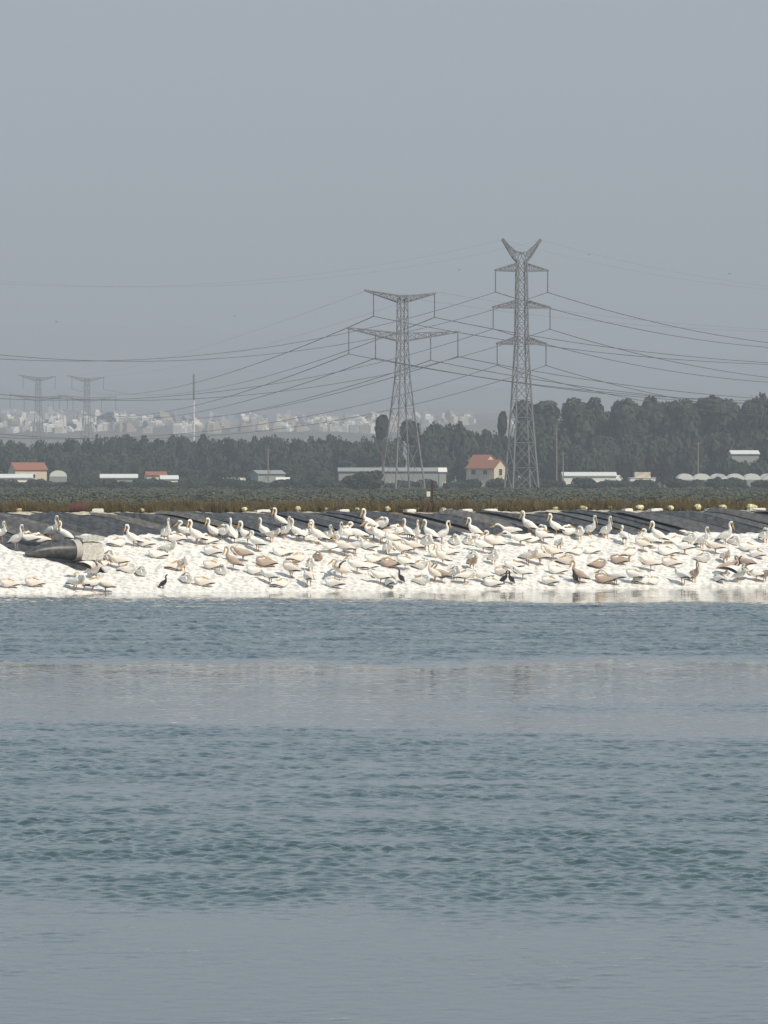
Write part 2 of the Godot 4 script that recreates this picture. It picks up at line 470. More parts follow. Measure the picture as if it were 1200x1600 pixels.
# ---------------------------------------------------------------- birds
# centre line from tail to forehead: [x, y, z, half width, half height]; x forward, feet at the origin
const POSES := {
	"upright": [[-0.60, 0.27, 0, 0.05, 0.012], [-0.42, 0.36, 0, 0.11, 0.08], [-0.15, 0.48, 0, 0.19, 0.19], [0.08, 0.60, 0, 0.19, 0.20], [0.22, 0.74, 0, 0.12, 0.13], [0.27, 0.88, 0, 0.065, 0.07], [0.22, 1.02, 0, 0.05, 0.052], [0.22, 1.14, 0, 0.048, 0.05], [0.28, 1.22, 0, 0.062, 0.06], [0.36, 1.22, 0, 0.05, 0.05], [0.40, 1.20, 0, 0.03, 0.03]],
	"relaxed": [[-0.64, 0.34, 0, 0.05, 0.012], [-0.45, 0.40, 0, 0.12, 0.08], [-0.15, 0.47, 0, 0.2, 0.19], [0.12, 0.55, 0, 0.19, 0.19], [0.28, 0.62, 0, 0.12, 0.13], [0.36, 0.72, 0, 0.07, 0.075], [0.30, 0.84, 0, 0.055, 0.055], [0.20, 0.92, 0, 0.05, 0.05], [0.24, 1.01, 0, 0.055, 0.055], [0.34, 1.03, 0, 0.06, 0.055], [0.40, 1.01, 0, 0.03, 0.03]],
	"sitting": [[-0.66, 0.20, 0, 0.06, 0.015], [-0.45, 0.22, 0, 0.13, 0.10], [-0.15, 0.23, 0, 0.22, 0.20], [0.14, 0.25, 0, 0.20, 0.19], [0.30, 0.34, 0, 0.12, 0.12], [0.34, 0.46, 0, 0.07, 0.07], [0.24, 0.53, 0, 0.055, 0.055], [0.12, 0.53, 0, 0.055, 0.055], [0.06, 0.57, 0.03, 0.06, 0.055], [0.00, 0.56, 0.05, 0.05, 0.05], [-0.04, 0.53, 0.06, 0.03, 0.03]],
	"preening": [[-0.62, 0.40, 0, 0.05, 0.012], [-0.44, 0.44, 0, 0.12, 0.08], [-0.15, 0.48, 0, 0.2, 0.19], [0.12, 0.54, 0, 0.19, 0.19], [0.30, 0.64, 0, 0.12, 0.12], [0.42, 0.76, 0, 0.065, 0.065], [0.52, 0.80, 0.01, 0.055, 0.055], [0.58, 0.72, 0.03, 0.052, 0.052], [0.54, 0.62, 0.05, 0.06, 0.06], [0.48, 0.55, 0.06, 0.05, 0.05], [0.45, 0.51, 0.06, 0.03, 0.03]],
	"tucked": [[-0.62, 0.36, 0, 0.05, 0.012], [-0.44, 0.42, 0, 0.12, 0.08], [-0.15, 0.48, 0, 0.21, 0.2], [0.12, 0.54, 0, 0.2, 0.2], [0.28, 0.64, 0, 0.12, 0.12], [0.30, 0.76, 0, 0.07, 0.07], [0.20, 0.82, 0, 0.055, 0.055], [0.08, 0.80, 0, 0.055, 0.055], [0.02, 0.84, 0.03, 0.06, 0.055], [-0.05, 0.82, 0.05, 0.05, 0.05], [-0.09, 0.79, 0.06, 0.03, 0.03]],
	"stretched": [[-0.64, 0.40, 0, 0.05, 0.012], [-0.45, 0.42, 0, 0.12, 0.08], [-0.15, 0.44, 0, 0.2, 0.18], [0.14, 0.46, 0, 0.19, 0.18], [0.32, 0.52, 0, 0.11, 0.11], [0.44, 0.60, 0, 0.065, 0.065], [0.54, 0.68, 0, 0.052, 0.052], [0.64, 0.74, 0, 0.05, 0.05], [0.74, 0.77, 0, 0.058, 0.055], [0.82, 0.75, 0, 0.055, 0.045], [0.86, 0.73, 0, 0.03, 0.03]]}
const BILLS := {"upright": [Vector3(0.39, 1.19, 0), Vector3(0.50, 0.83, 0)], "relaxed": [Vector3(0.38, 1.00, 0), Vector3(0.66, 0.74, 0)], "sitting": [Vector3(-0.03, 0.54, 0.06), Vector3(-0.36, 0.40, 0.12)],
	"preening": [Vector3(0.46, 0.53, 0.06), Vector3(0.22, 0.36, 0.2)], "tucked": [Vector3(-0.08, 0.80, 0.06), Vector3(-0.40, 0.66, 0.13)], "stretched": [Vector3(0.84, 0.735, 0), Vector3(1.18, 0.60, 0)]}
var bird_meshes := {}

func bird_shapes(pose: String) -> Dictionary:
	if bird_meshes.has(pose): return bird_meshes[pose]
	var spread := pose == "spread"
	var line: Array = POSES["relaxed" if spread else pose]
	var bl: Array = BILLS["relaxed" if spread else pose]
	var d := {}
	d.body = swept(line, 12)
	var p: Vector3 = bl[0]
	var q: Vector3 = bl[1]
	var m := p.lerp(q, 0.5)
	d.bill = swept([[p.x, p.y + 0.012, p.z, 0.026, 0.022], [m.x, m.y + 0.01, m.z, 0.02, 0.014], [q.x, q.y, q.z, 0.024, 0.01], [q.x + (q.x - p.x) * 0.05, q.y - 0.012, q.z, 0.008, 0.008]], 8)
	var sag := Vector3(-0.03, -0.055, 0) if absf(q.x - p.x) < 0.2 else Vector3(0, -0.055, 0)
	d.pouch = swept([[p.x, p.y - 0.02, p.z, 0.022, 0.02], [lerpf(p.x, q.x, 0.3) + sag.x, lerpf(p.y, q.y, 0.3) + sag.y, lerpf(p.z, q.z, 0.3), 0.022, 0.04], [lerpf(p.x, q.x, 0.7) + sag.x * 0.6, lerpf(p.y, q.y, 0.7) + sag.y * 0.6, lerpf(p.z, q.z, 0.7), 0.018, 0.022], [q.x, q.y - 0.008, q.z, 0.01, 0.008]], 8)
	# the folded wing lies along the body between the shoulder and the tail
	var a: Array = line[3]
	var c: Array = line[1]
	var e: Array = line[0]
	d.wing = []; d.flight = []
	for s in [-1.0, 1.0]:
		if spread:
			var up := swept([[0.16, 0.66, 0.14 * s, 0.13, 0.04], [0.22, 0.80, 0.42 * s, 0.17, 0.03], [0.14, 0.90, 0.85 * s, 0.16, 0.022], [0.02, 0.92, 1.20 * s, 0.05, 0.012]], 8)
			var fl := swept([[0.00, 0.63, 0.2 * s, 0.10, 0.012], [-0.02, 0.76, 0.5 * s, 0.17, 0.012], [-0.10, 0.86, 0.95 * s, 0.17, 0.010], [-0.18, 0.88, 1.34 * s, 0.03, 0.008]], 8)
			d.wing.append(up); d.flight.append(fl)
		else:
			d.wing.append(swept([[a[0] + 0.10, a[1] + 0.04, 0.15 * s, 0.055, 0.09], [a[0] - 0.12, a[1] - 0.03, 0.185 * s, 0.055, 0.15], [c[0] + 0.12, c[1] + 0.05, 0.165 * s, 0.04, 0.12], [e[0] + 0.02, e[1] + 0.04, 0.07 * s, 0.02, 0.035]], 8))
			d.flight.append(swept([[a[0] - 0.16, a[1] - 0.16, 0.195 * s, 0.014, 0.035], [c[0] + 0.1, c[1] - 0.04, 0.18 * s, 0.014, 0.05], [e[0] - 0.02, e[1] + 0.0, 0.07 * s, 0.010, 0.025]], 6))
	d.leg = []
	for s in [-1.0, 1.0]:
		var b := MB.new()
		var top := 0.12 if pose == "sitting" else 0.34
		b.sweep(PackedVector3Array([Vector3(-0.06, top, 0.09 * s), Vector3(-0.07, top * 0.5, 0.09 * s), Vector3(-0.05, 0.0, 0.09 * s)]), PackedVector2Array([Vector2(0.055, 0.035), Vector2(0.018, 0.018), Vector2(0.018, 0.018)]), 6)
		# webbed foot
		b.quad(Vector3(-0.07, 0.015, 0.07 * s), Vector3(-0.07, 0.015, 0.11 * s), Vector3(0.09, 0.006, 0.15 * s), Vector3(0.10, 0.006, 0.04 * s))
		d.leg.append(b.mesh())
	bird_meshes[pose] = d
	return d

func pelican(at: Vector3, turn: float, size: float, pose: String, tint: String, where: String):
	var d := bird_shapes(pose)
	var t := thing("pelican", at, turn)
	t.scale = Vector3.ONE * size
	var skin: Material = M[{"w": "pelican_white", "p": "pelican_pink", "b": "pelican_brown"}[tint]]
	piece("body", d.body, skin, t)
	piece("bill", d.bill, M.bill, t)
	piece("pouch", d.pouch, M.pouch, t)
	for k in 2:
		var w := piece("wing", d.wing[k], skin, t)
		piece("flight_feathers", d.flight[k], M.flight_black, w)
		piece("leg", d.leg[k], M.leg, t)
	var colour: String = {"w": "white", "p": "pinkish", "b": "brownish"}[tint]
	var doing: String = {"upright": "neck raised high", "relaxed": "neck half raised", "sitting": "sitting hunched", "preening": "preening", "tucked": "bill tucked away", "stretched": "neck outstretched", "spread": "wings spread"}[pose]
	var side := "facing away from the pipe" if cos(turn) > 0.0 else "facing the pipe"
	tag(t, "%s pelican, %s, %s, %s" % [colour, doing, side, where], "pelican", "pelicans resting on the reservoir bank")

func cormorant(at: Vector3, turn: float, size: float, label: String):
	if not bird_meshes.has("cormorant"):
		var d := {}
		d.body = swept([[-0.42, 0.10, 0, 0.03, 0.01], [-0.25, 0.20, 0, 0.07, 0.05], [-0.05, 0.32, 0, 0.11, 0.11], [0.08, 0.44, 0, 0.10, 0.10], [0.14, 0.56, 0, 0.05, 0.05], [0.12, 0.66, 0, 0.055, 0.035], [0.14, 0.75, 0, 0.055, 0.035], [0.20, 0.79, 0, 0.038, 0.034], [0.25, 0.79, 0, 0.02, 0.02]], 10)
		d.bill = swept([[0.24, 0.79, 0, 0.014, 0.012], [0.32, 0.79, 0, 0.008, 0.008], [0.34, 0.775, 0, 0.004, 0.005]], 6)
		d.wing = []; d.leg = []
		for s in [-1.0, 1.0]:
			d.wing.append(swept([[0.08, 0.46, 0.08 * s, 0.02, 0.05], [-0.08, 0.34, 0.11 * s, 0.03, 0.09], [-0.28, 0.2, 0.06 * s, 0.015, 0.03]], 8))
			var b := MB.new()
			b.bar(Vector3(-0.04, 0.24, 0.06 * s), Vector3(-0.02, 0.0, 0.06 * s), 0.03)
			b.quad(Vector3(-0.05, 0.01, 0.04 * s), Vector3(-0.05, 0.01, 0.08 * s), Vector3(0.07, 0.005, 0.1 * s), Vector3(0.07, 0.005, 0.02 * s))
			d.leg.append(b.mesh())
		bird_meshes["cormorant"] = d
	var m: Dictionary = bird_meshes["cormorant"]
	var t := thing("cormorant", at, turn)
	t.scale = Vector3.ONE * size
	piece("body", m.body, M.cormorant, t); piece("bill", m.bill, M.bill, t)
	for k in 2:
		piece("wing", m.wing[k], M.cormorant, t); piece("leg", m.leg[k], M.cormorant, t)
	tag(t, label, "cormorant", "black cormorants among the pelicans")

func make_birds():
	# photo column and row of the feet, pose, tint
	var U := "upright"; var R := "relaxed"; var S := "sitting"; var P := "preening"; var T := "tucked"; var E := "stretched"; var X := "spread"
	var list := [
		[2, 848, R, "w"], [27, 857, U, "w"], [45, 847, S, "w"], [61, 849, S, "w"], [82, 845, U, "w"], [101, 849, U, "w"], [186, 856, S, "w"], [207, 856, U, "w"], [225, 855, S, "w"], [260, 849, U, "w"], [273, 850, S, "w"], [290, 844, R, "w"],
		[184, 888, P, "p"], [201, 895, S, "w"], [277, 892, S, "p"], [51, 917, S, "p"], [119, 923, P, "w"], [130, 923, R, "w"], [147, 924, T, "w"], [163, 926, R, "p"], [146, 905, X, "p"], [172, 884, T, "w"], [12, 919, S, "p"], [244, 873, S, "w"], [222, 901, S, "w"], [330, 869, S, "w"], [262, 869, P, "w"],
		[306, 852, U, "w"], [323, 850, S, "w"], [333, 843, U, "w"], [349, 846, T, "w"], [363, 847, U, "w"], [385, 853, U, "w"], [412, 842, U, "w"], [401, 861, R, "w"], [426, 849, P, "p"], [437, 827, U, "w"], [447, 843, U, "w"], [463, 845, U, "w"], [477, 847, R, "w"], [496, 852, U, "w"], [512, 848, R, "w"], [528, 850, U, "w"], [543, 847, T, "w"], [557, 849, R, "w"], [577, 832, U, "w"],
		[378, 880, P, "b"], [363, 893, U, "b"], [329, 890, S, "p"], [347, 899, S, "w"], [286, 894, P, "p"], [292, 912, S, "w"], [316, 916, S, "p"], [413, 885, S, "b"], [421, 912, P, "w"], [441, 917, S, "w"], [453, 903, T, "p"], [486, 896, T, "w"], [482, 918, P, "p"], [466, 879, S, "p"], [497, 878, S, "b"], [532, 905, X, "p"], [556, 896, R, "w"], [572, 890, S, "w"], [438, 868, S, "w"], [514, 866, E, "w"], [536, 868, R, "p"], [556, 868, R, "w"], [520, 918, S, "w"], [398, 899, S, "w"],
		[597, 834, T, "w"], [611, 838, S, "w"], [622, 836, S, "w"], [637, 846, U, "w"], [650, 848, U, "w"], [671, 848, U, "w"], [692, 849, U, "w"], [711, 851, S, "w"], [741, 842, U, "w"], [732, 852, S, "w"], [753, 866, R, "w"], [769, 862, R, "p"], [798, 842, E, "w"], [825, 834, U, "w"], [845, 836, S, "w"], [811, 854, E, "w"], [829, 848, S, "w"], [582, 846, R, "w"], [594, 851, R, "w"], [612, 855, T, "w"],
		[575, 860, S, "w"], [606, 868, T, "w"], [645, 868, P, "p"], [680, 872, S, "w"], [690, 883, U, "p"], [657, 890, S, "w"], [631, 891, T, "w"], [712, 907, T, "w"], [688, 911, R, "b"], [678, 911, U, "p"], [728, 914, P, "w"], [738, 892, P, "b"], [753, 912, E, "w"], [593, 914, P, "w"], [815, 907, P, "w"], [772, 884, T, "w"], [800, 888, S, "w"], [826, 884, P, "p"], [842, 884, P, "p"], [857, 914, S, "w"], [660, 914, S, "w"], [607, 886, S, "b"], [582, 880, S, "w"], [668, 862, T, "w"], [627, 872, P, "p"], [700, 866, S, "w"], [783, 901, S, "p"], [740, 876, S, "w"], [610, 917, S, "w"], [768, 917, S, "w"],
		[867, 837, U, "w"], [847, 850, T, "w"], [890, 838, S, "w"], [906, 846, T, "w"], [923, 840, U, "w"], [948, 843, U, "w"], [975, 851, R, "w"], [1015, 858, R, "w"], [1028, 851, U, "w"], [1003, 864, T, "p"], [1056, 850, S, "w"], [1079, 855, T, "w"], [1098, 858, U, "w"], [1134, 852, U, "w"], [1116, 866, P, "p"], [1166, 862, S, "w"], [1181, 872, S, "w"], [1196, 850, T, "w"], [1148, 852, S, "w"],
		[862, 876, P, "p"], [886, 882, S, "p"], [920, 865, S, "w"], [936, 888, S, "b"], [965, 881, S, "b"], [1015, 893, P, "p"], [1046, 886, S, "p"], [904, 912, U, "b"], [942, 912, S, "b"], [989, 913, T, "w"], [1020, 914, S, "w"], [1085, 911, U, "b"], [1066, 914, P, "w"], [1123, 910, S, "w"], [1134, 882, P, "p"], [1156, 912, X, "w"], [1180, 908, P, "w"], [1196, 910, R, "b"], [1137, 899, P, "b"], [874, 862, P, "w"], [902, 870, S, "w"], [1100, 880, S, "w"], [985, 878, T, "w"], [1068, 868, E, "w"], [1040, 868, S, "w"], [868, 898, S, "w"], [960, 914, E, "w"], [1164, 893, P, "b"], [1005, 914, S, "w"]]
	rng.seed = 51
	for q in list:
		var c := bank_hit(q[0], q[1])
		var at := shore(c.x, c.y, bank(c.x, c.y) - (0.0 if q[2] != S else 0.03))
		var turn := rng.randf_range(0.4, 1.3) + (0.0 if rng.randf() < 0.45 else PI * 0.72)     # most face the water, to one side or the other
		turn = -turn
		if rng.randf() < 0.22: turn += PI
		var where := "by the black liner" if q[1] < 860 else ("on mid slope" if q[1] < 903 else "at the waterline")
		pelican(at, turn, rng.randf_range(0.92, 1.08), q[2], q[3], where)
	var n := 0
	for q in [[256, 920, "black cormorant standing alone at the waterline by bare white slope"], [626, 912, "black cormorant beside sitting pelicans at the waterline"], [788, 915, "black cormorant of a pair standing at the waterline"], [798, 914, "black cormorant of a pair standing at the waterline"], [1153, 891, "black cormorant standing behind a pelican that spreads its wings"], [898, 912, "black cormorant beside a brownish pelican standing tall at the waterline"]]:
		var c := bank_hit(q[0], q[1])
		cormorant(shore(c.x, c.y, bank(c.x, c.y)), -2.2 if n % 2 else -0.5, 0.95, q[2])
		n += 1

# ---------------------------------------------------------------- plants
func leaf_ball(lobes: Array, count: int, leaf: float, sd: int, dark: Color, light: Color) -> ArrayMesh:
	var b := MB.new()
	var g := RandomNumberGenerator.new()
	g.seed = sd
	var total := 0.0
	for l in lobes: total += l[1].x * l[1].y
	for l in lobes:
		var o: Vector3 = l[0]
		var e: Vector3 = l[1]
		var tone := g.randf_range(0.0, 0.55)
		for k in int(count * e.x * e.y / total):
			var d := Vector3(g.randfn(), g.randfn(), g.randfn()).normalized()
			var depth := 1.0 - 0.4 * g.randf() * g.randf() + 0.06 * g.randfn()
			var p := o + d * e * depth
			var nn := (d / e).normalized().lerp(Vector3(g.randfn(), g.randfn(), g.randfn()).normalized(), 0.38).normalized()
			var a := nn.cross(Vector3(g.randfn(), g.randfn(), g.randfn())).normalized()
			var c := nn.cross(a)
			var w := leaf * g.randf_range(0.6, 1.3)
			b.col = dark.lerp(light, clampf(tone + 0.45 * g.randf(), 0, 1))
			b.quad_n(p - a * w - c * w * 0.5, p + a * w * 0.3 - c * w, p + a * w + c * w * 0.5, p - a * w * 0.3 + c * w, nn)
	return b.mesh()

var tree_meshes := {}
func tree_shapes(kind: String, variant: int) -> Array:
	var key := "%s%d" % [kind, variant]
	if tree_meshes.has(key): return tree_meshes[key]
	var g := RandomNumberGenerator.new()
	g.seed = 600 + variant * 17 + kind.length()
	var lobes := []
	var dark := Color(0.026, 0.036, 0.026)
	var light := Color(0.062, 0.078, 0.050)
	var n := 2600
	var leaf := 0.034
	if kind == "tall":            # unit height 1, spreading crown to the ground
		for k in 15:
			var h := g.randf_range(0.28, 0.86)
			var w := 0.30 * sqrt(maxf(0.02, 1.0 - pow((h - 0.45) / 0.5, 2.0)))
			var a := g.randf_range(0, TAU)
			lobes.append([Vector3(cos(a) * w * 0.75, h, sin(a) * w * 0.75), Vector3(g.randf_range(0.10, 0.16), g.randf_range(0.09, 0.14), g.randf_range(0.10, 0.16))])
		lobes.append([Vector3(0, 0.55, 0), Vector3(0.24, 0.36, 0.24)])
	elif kind == "broad":
		n = 2200; leaf = 0.05
		for k in 13:
			var a := g.randf_range(0, TAU)
			var w := g.randf_range(0.15, 0.5)
			lobes.append([Vector3(cos(a) * w, g.randf_range(0.35, 0.78), sin(a) * w), Vector3(g.randf_range(0.18, 0.28), g.randf_range(0.16, 0.24), g.randf_range(0.18, 0.28))])
		lobes.append([Vector3(0, 0.5, 0), Vector3(0.45, 0.42, 0.45)])
	elif kind == "slim":
		n = 1000; leaf = 0.045
		lobes = [[Vector3(0, 0.84, 0), Vector3(0.18, 0.15, 0.18)], [Vector3(0.05, 0.88, 0.02), Vector3(0.13, 0.11, 0.13)], [Vector3(-0.05, 0.78, 0), Vector3(0.13, 0.1, 0.13)]]
	var crown := leaf_ball(lobes, n, leaf, g.seed + 5, dark, light)
	var t := MB.new()
	t.sweep(PackedVector3Array([Vector3.ZERO, Vector3(0.01, 0.25, 0), Vector3(0, 0.55, 0.01), Vector3(0.02, 0.8, 0)]), PackedVector2Array([Vector2(0.03, 0.03), Vector2(0.022, 0.022), Vector2(0.014, 0.014), Vector2(0.005, 0.005)]), 7)
	for k in 5:
		var a := g.randf_range(0, TAU)
		var y := g.randf_range(0.25, 0.55)
		t.bar(Vector3(0, y, 0), Vector3(cos(a) * 0.2, y + 0.2, sin(a) * 0.2), 0.016, 0.006)
	tree_meshes[key] = [crown, t.mesh()]
	return tree_meshes[key]

func tree(called: String, kind: String, variant: int, px: float, dist: float, top: float, width: float, label: String, group := ""):
	var sh := tree_shapes(kind, variant)
	var h := high(top, dist)
	var t := thing(called, stand(px, dist), rng.randf_range(0, TAU))
	var base: float = {"tall": 0.68, "broad": 1.25, "slim": 0.4}[kind]
	var w := width / F * dist / base
	t.scale = Vector3(w, h, w)
	piece("crown", sh[0], M.leaf, t); piece("trunk", sh[1], M.bark, t)
	if group: label += ", by " + landmark(px)
	tag(t, label, "tree", group)

func landmark(px: float) -> String:
	var best := ""
	var near_ := 1e9
	for q in [[43, "the farm house"], [91, "the tunnel shed"], [136, "the distant pylons"], [186, "the low grey shed"], [243, "the red hut"], [303, "the thin mast"], [366, "the cream shed"], [418, "the tent roof"], [480, "the town's middle"], [570, "the round bush"], [629, "the flat armed pylon"], [700, "the tiny hut"], [760, "the red roofed house"], [815, "the three armed pylon"], [920, "the long white roof"], [1003, "the small white house"], [1085, "the greenhouse corner"], [1135, "the greenhouse arches"], [1165, "the high white roof"]]:
		if absf(q[0] - px) < near_:
			near_ = absf(q[0] - px); best = q[1]
	return best

func make_trees():
	rng.seed = 61
	var k := 0
	# tall trees right of the second pylon
	for q in [[836, 622, 92, 1960], [912, 619, 80, 1990], [975, 618, 74, 1980], [1018, 613, 70, 2000], [1052, 622, 46, 2050], [1082, 620, 70, 1990], [1128, 614, 84, 1960], [1178, 608, 54, 1950], [1225, 605, 70, 1950], [1275, 612, 90, 1950], [876, 650, 80, 2040], [1155, 640, 70, 2060], [950, 640, 70, 2070]]:
		tree("tall_tree", "tall", k % 4, q[0], q[3], q[1], q[2] * 1.02, "tall dense dark tree of the grove", "tall trees of the grove")
		k += 1
	for q in [[860, 668, 70], [900, 690, 60], [940, 676, 64], [985, 680, 62], [1035, 672, 70], [1080, 690, 60], [1120, 668, 66], [1165, 690, 60], [1200, 672, 70], [830, 690, 50], [1140, 714, 40], [1182, 716, 44], [1160, 718, 40]]:
		tree("grove_tree", "broad", k % 4, q[0], rng.randf_range(1890, 1925) if q[1] < 700 else 1845.0, q[1], q[2], "lower rounded tree before the tall grove", "lower trees of the grove")
		k += 1
	# belt between the pylons
	for q in [[668, 664, 50], [700, 655, 64], [722, 660, 50], [745, 672, 46], [770, 668, 52], [795, 676, 40], [690, 690, 60], [735, 700, 56], [760, 690, 60], [652, 672, 40]]:
		tree("round_tree", "broad", k % 4, q[0], rng.randf_range(1930, 2010), q[1], q[2], "rounded dark tree between the two pylons", "trees between the pylons")
		k += 1
	tree("slim_tree", "slim", 0, 597, 1940, 648, 22, "single oval tree rising above the long tree belt beside the flat armed pylon")
	tree("slim_tree", "slim", 1, 640, 1950, 657, 32, "small oval tree seen between the legs of the flat armed pylon")
	tree("slim_tree", "slim", 0, 785, 1960, 643, 15, "thin dark treetop just beside the three armed pylon")
	# long belt on the left, two rows
	for j in 31:
		tree("belt_tree", "broad", j % 4, -30 + j * 21.5 + rng.randf_range(-5, 5), rng.randf_range(2120, 2200), 679 + rng.randf_range(-3, 5) + (5 if j < 9 else 0), rng.randf_range(38, 52), "dark tree, back row of the long belt", "back row of the long tree belt")
	for j in 22:
		tree("belt_tree", "broad", (j + 1) % 4, -20 + j * 30 + rng.randf_range(-8, 8), rng.randf_range(1990, 2060), 700 + rng.randf_range(-7, 12), rng.randf_range(44, 60), "dark tree, front row of the long belt", "front row of the long tree belt")
	for j in 14:
		tree("small_tree", "broad", j % 4, -10 + j * 46 + rng.randf_range(-12, 12), rng.randf_range(1880, 1930), 726 + rng.randf_range(-5, 8), rng.randf_range(40, 60), "low bushy tree among the farm sheds", "low trees among the sheds")
	for j in 58:
		tree("hedge_bush", "broad", j % 4, -20 + j * 21.8 + rng.randf_range(-12, 12), rng.randf_range(1690, 1760), 748 + rng.randf_range(-4, 5), rng.randf_range(26, 50), "low bush in the hedge before the farm sheds", "low hedge before the sheds")
	# a big round bush before the flat armed pylon
	var sh := tree_shapes("broad", 2)
	var t := thing("round_bush", stand(570, 1560))
	t.scale = Vector3(7.4, high(734, 1560), 7.4)
	piece("crown", sh[0], M.leaf, t); piece("trunk", sh[1], M.bark, t)
	tag(t, "big round dark bush left of the flat armed pylon", "bush")
	# the cropland between the bank and the trees: rows that cannot be counted
	var bush := leaf_ball([[Vector3(0, 0.5, 0), Vector3(0.8, 0.6, 0.8)], [Vector3(0.4, 0.6, 0.2), Vector3(0.45, 0.45, 0.45)]], 230, 0.13, 71, Color(0.065, 0.075, 0.045), Color(0.13, 0.135, 0.085))
	var mm := MultiMesh.new()
	mm.transform_format = MultiMesh.TRANSFORM_3D; mm.mesh = bush; mm.instance_count = 6000
	for j in 6000:
		var d := 950.0 + 46.0 * (j % 19) + rng.randf_range(-3, 3)
		var x := rng.randf_range(-0.062, 0.062) * d
		var s := rng.randf_range(0.7, 1.25) * (0.9 + 0.35 * n_bump.get_noise_2d(x * 1.5, d * 0.8))
		mm.set_instance_transform(j, Transform3D(Basis(Vector3.UP, rng.randf_range(0, TAU)).scaled(Vector3(s * 1.25, s, s * 1.25)), Vector3(x, GROUND, -d)))
	var o := MultiMeshInstance3D.new()
	o.multimesh = mm; o.material_override = M.leaf
	o.name = numbered("orchard"); add_child(o)
	tag(o, "grey green orchard rows between the bank and the trees", "orchard", "", "stuff")

# ---------------------------------------------------------------- pylons and wires
func truss(b: MB, p: Array, q: Array, panels: int, w: float):      # four chords p[k] -> q[k] joined by crossed braces
	for k in 4:
		var e := (k + 1) % 4
		for j in panels:
			var a0: Vector3 = p[k].lerp(q[k], float(j) / panels)
			var a1: Vector3 = p[k].lerp(q[k], float(j + 1) / panels)
			var b0: Vector3 = p[e].lerp(q[e], float(j) / panels)
			var b1: Vector3 = p[e].lerp(q[e], float(j + 1) / panels)
			b.bar(a0, b1, w); b.bar(b0, a1, w)
			b.bar(a1, b1, w)

func ring(half: float, y: float) -> Array:
	return [Vector3(-half, y, -half), Vector3(half, y, -half), Vector3(half, y, half), Vector3(-half, y, half)]

func arm(t: Node3D, y0: float, y1: float, half: float, tip: Vector3, w := 0.16):      # a tapering lattice arm from the mast to its tip
	var sgn := signf(tip.x)
	var p := [Vector3(half * sgn, y0, -half), Vector3(half * sgn, y0, half), Vector3(half * sgn, y1, half), Vector3(half * sgn, y1, -half)]
	var q := []
	for k in 4: q.append(tip + (p[k] - Vector3(half * sgn, (y0 + y1) / 2, 0)) * 0.12)
	var b := MB.new()
	for k in 4: b.bar(p[k], q[k], w * 1.25)
	truss(b, p, q, 5, w * 0.6)
	piece("crossarm", b.mesh(), M.steel, t)

func insulator(t: Node3D, at: Vector3, length: float):
	var b := MB.new()
	var n := 12
	var path := PackedVector3Array()
	var rad := PackedVector2Array()
	for k in n * 2 + 1:
		path.append(at - Vector3(0, length * k / (n * 2.0), 0))
		rad.append(Vector2.ONE * (0.14 if k % 2 else 0.07))
	b.sweep(path, rad, 6)
	b.bar(at + Vector3(-0.35, -length, 0), at + Vector3(0.35, -length, 0), 0.12)
	piece("insulator", b.mesh(), M.insulator, t)

func mast(t: Node3D, stages: Array, leg_w: float, brace_w: float, open := 1.3):   # stages: [half width, height]
	for k in 4:
		var b := MB.new()
		for j in stages.size() - 1:
			b.bar(ring(stages[j][0], stages[j][1])[k], ring(stages[j + 1][0], stages[j + 1][1])[k], leg_w * (1.0 - 0.10 * j), leg_w * (1.0 - 0.10 * (j + 1)))
		piece("leg", b.mesh(), M.steel, t)
	for j in stages.size() - 1:
		var b := MB.new()
		var tall: float = stages[j + 1][1] - stages[j][1]
		var n := maxi(1, roundi(tall / (stages[j][0] + stages[j + 1][0]) / open))
		truss(b, ring(stages[j][0], stages[j][1]), ring(stages[j + 1][0], stages[j + 1][1]), n, brace_w)
		piece("bracing", b.mesh(), M.steel, t)
	for k in 4:
		var b := MB.new()
		b.box(ring(stages[0][0], 0.25)[k], Vector3(1.0, 0.7, 1.0))
		piece("footing", b.mesh(), M.concrete, t)

func flat_pylon(called: String, at: Vector3, turn: float, k: float, label: String) -> Node3D:
	var t := thing(called, at, turn)
	t.scale = Vector3.ONE * k
	mast(t, [[3.8, 0.0], [2.75, 10.5], [1.9, 19.0], [1.3, 25.5], [0.98, 33.0], [0.88, 44.0]], 0.33, 0.085, 1.9)
	arm(t, 42.9, 44.4, 0.88, Vector3(-9.6, 45.5, 0)); arm(t, 42.9, 44.4, 0.88, Vector3(8.5, 45.0, 0))
	var cap := MB.new(); truss(cap, ring(0.88, 43.2), ring(0.88, 44.5), 1, 0.16); piece("top_frame", cap.mesh(), M.steel, t)
	arm(t, 34.2, 36.0, 0.95, Vector3(-14.0, 37.0, 0)); arm(t, 34.2, 36.0, 0.95, Vector3(14.5, 36.4, 0))
	for q in [[-7.4, 45.1, 5.4], [8.2, 45.0, 5.4], [-13.7, 36.9, 5.7], [-6.9, 36.0, 5.7], [7.2, 35.8, 5.9], [14.2, 36.3, 5.5]]:
		insulator(t, Vector3(q[0], q[1], 0), q[2])
	tag(t, label, "pylon")
	return t

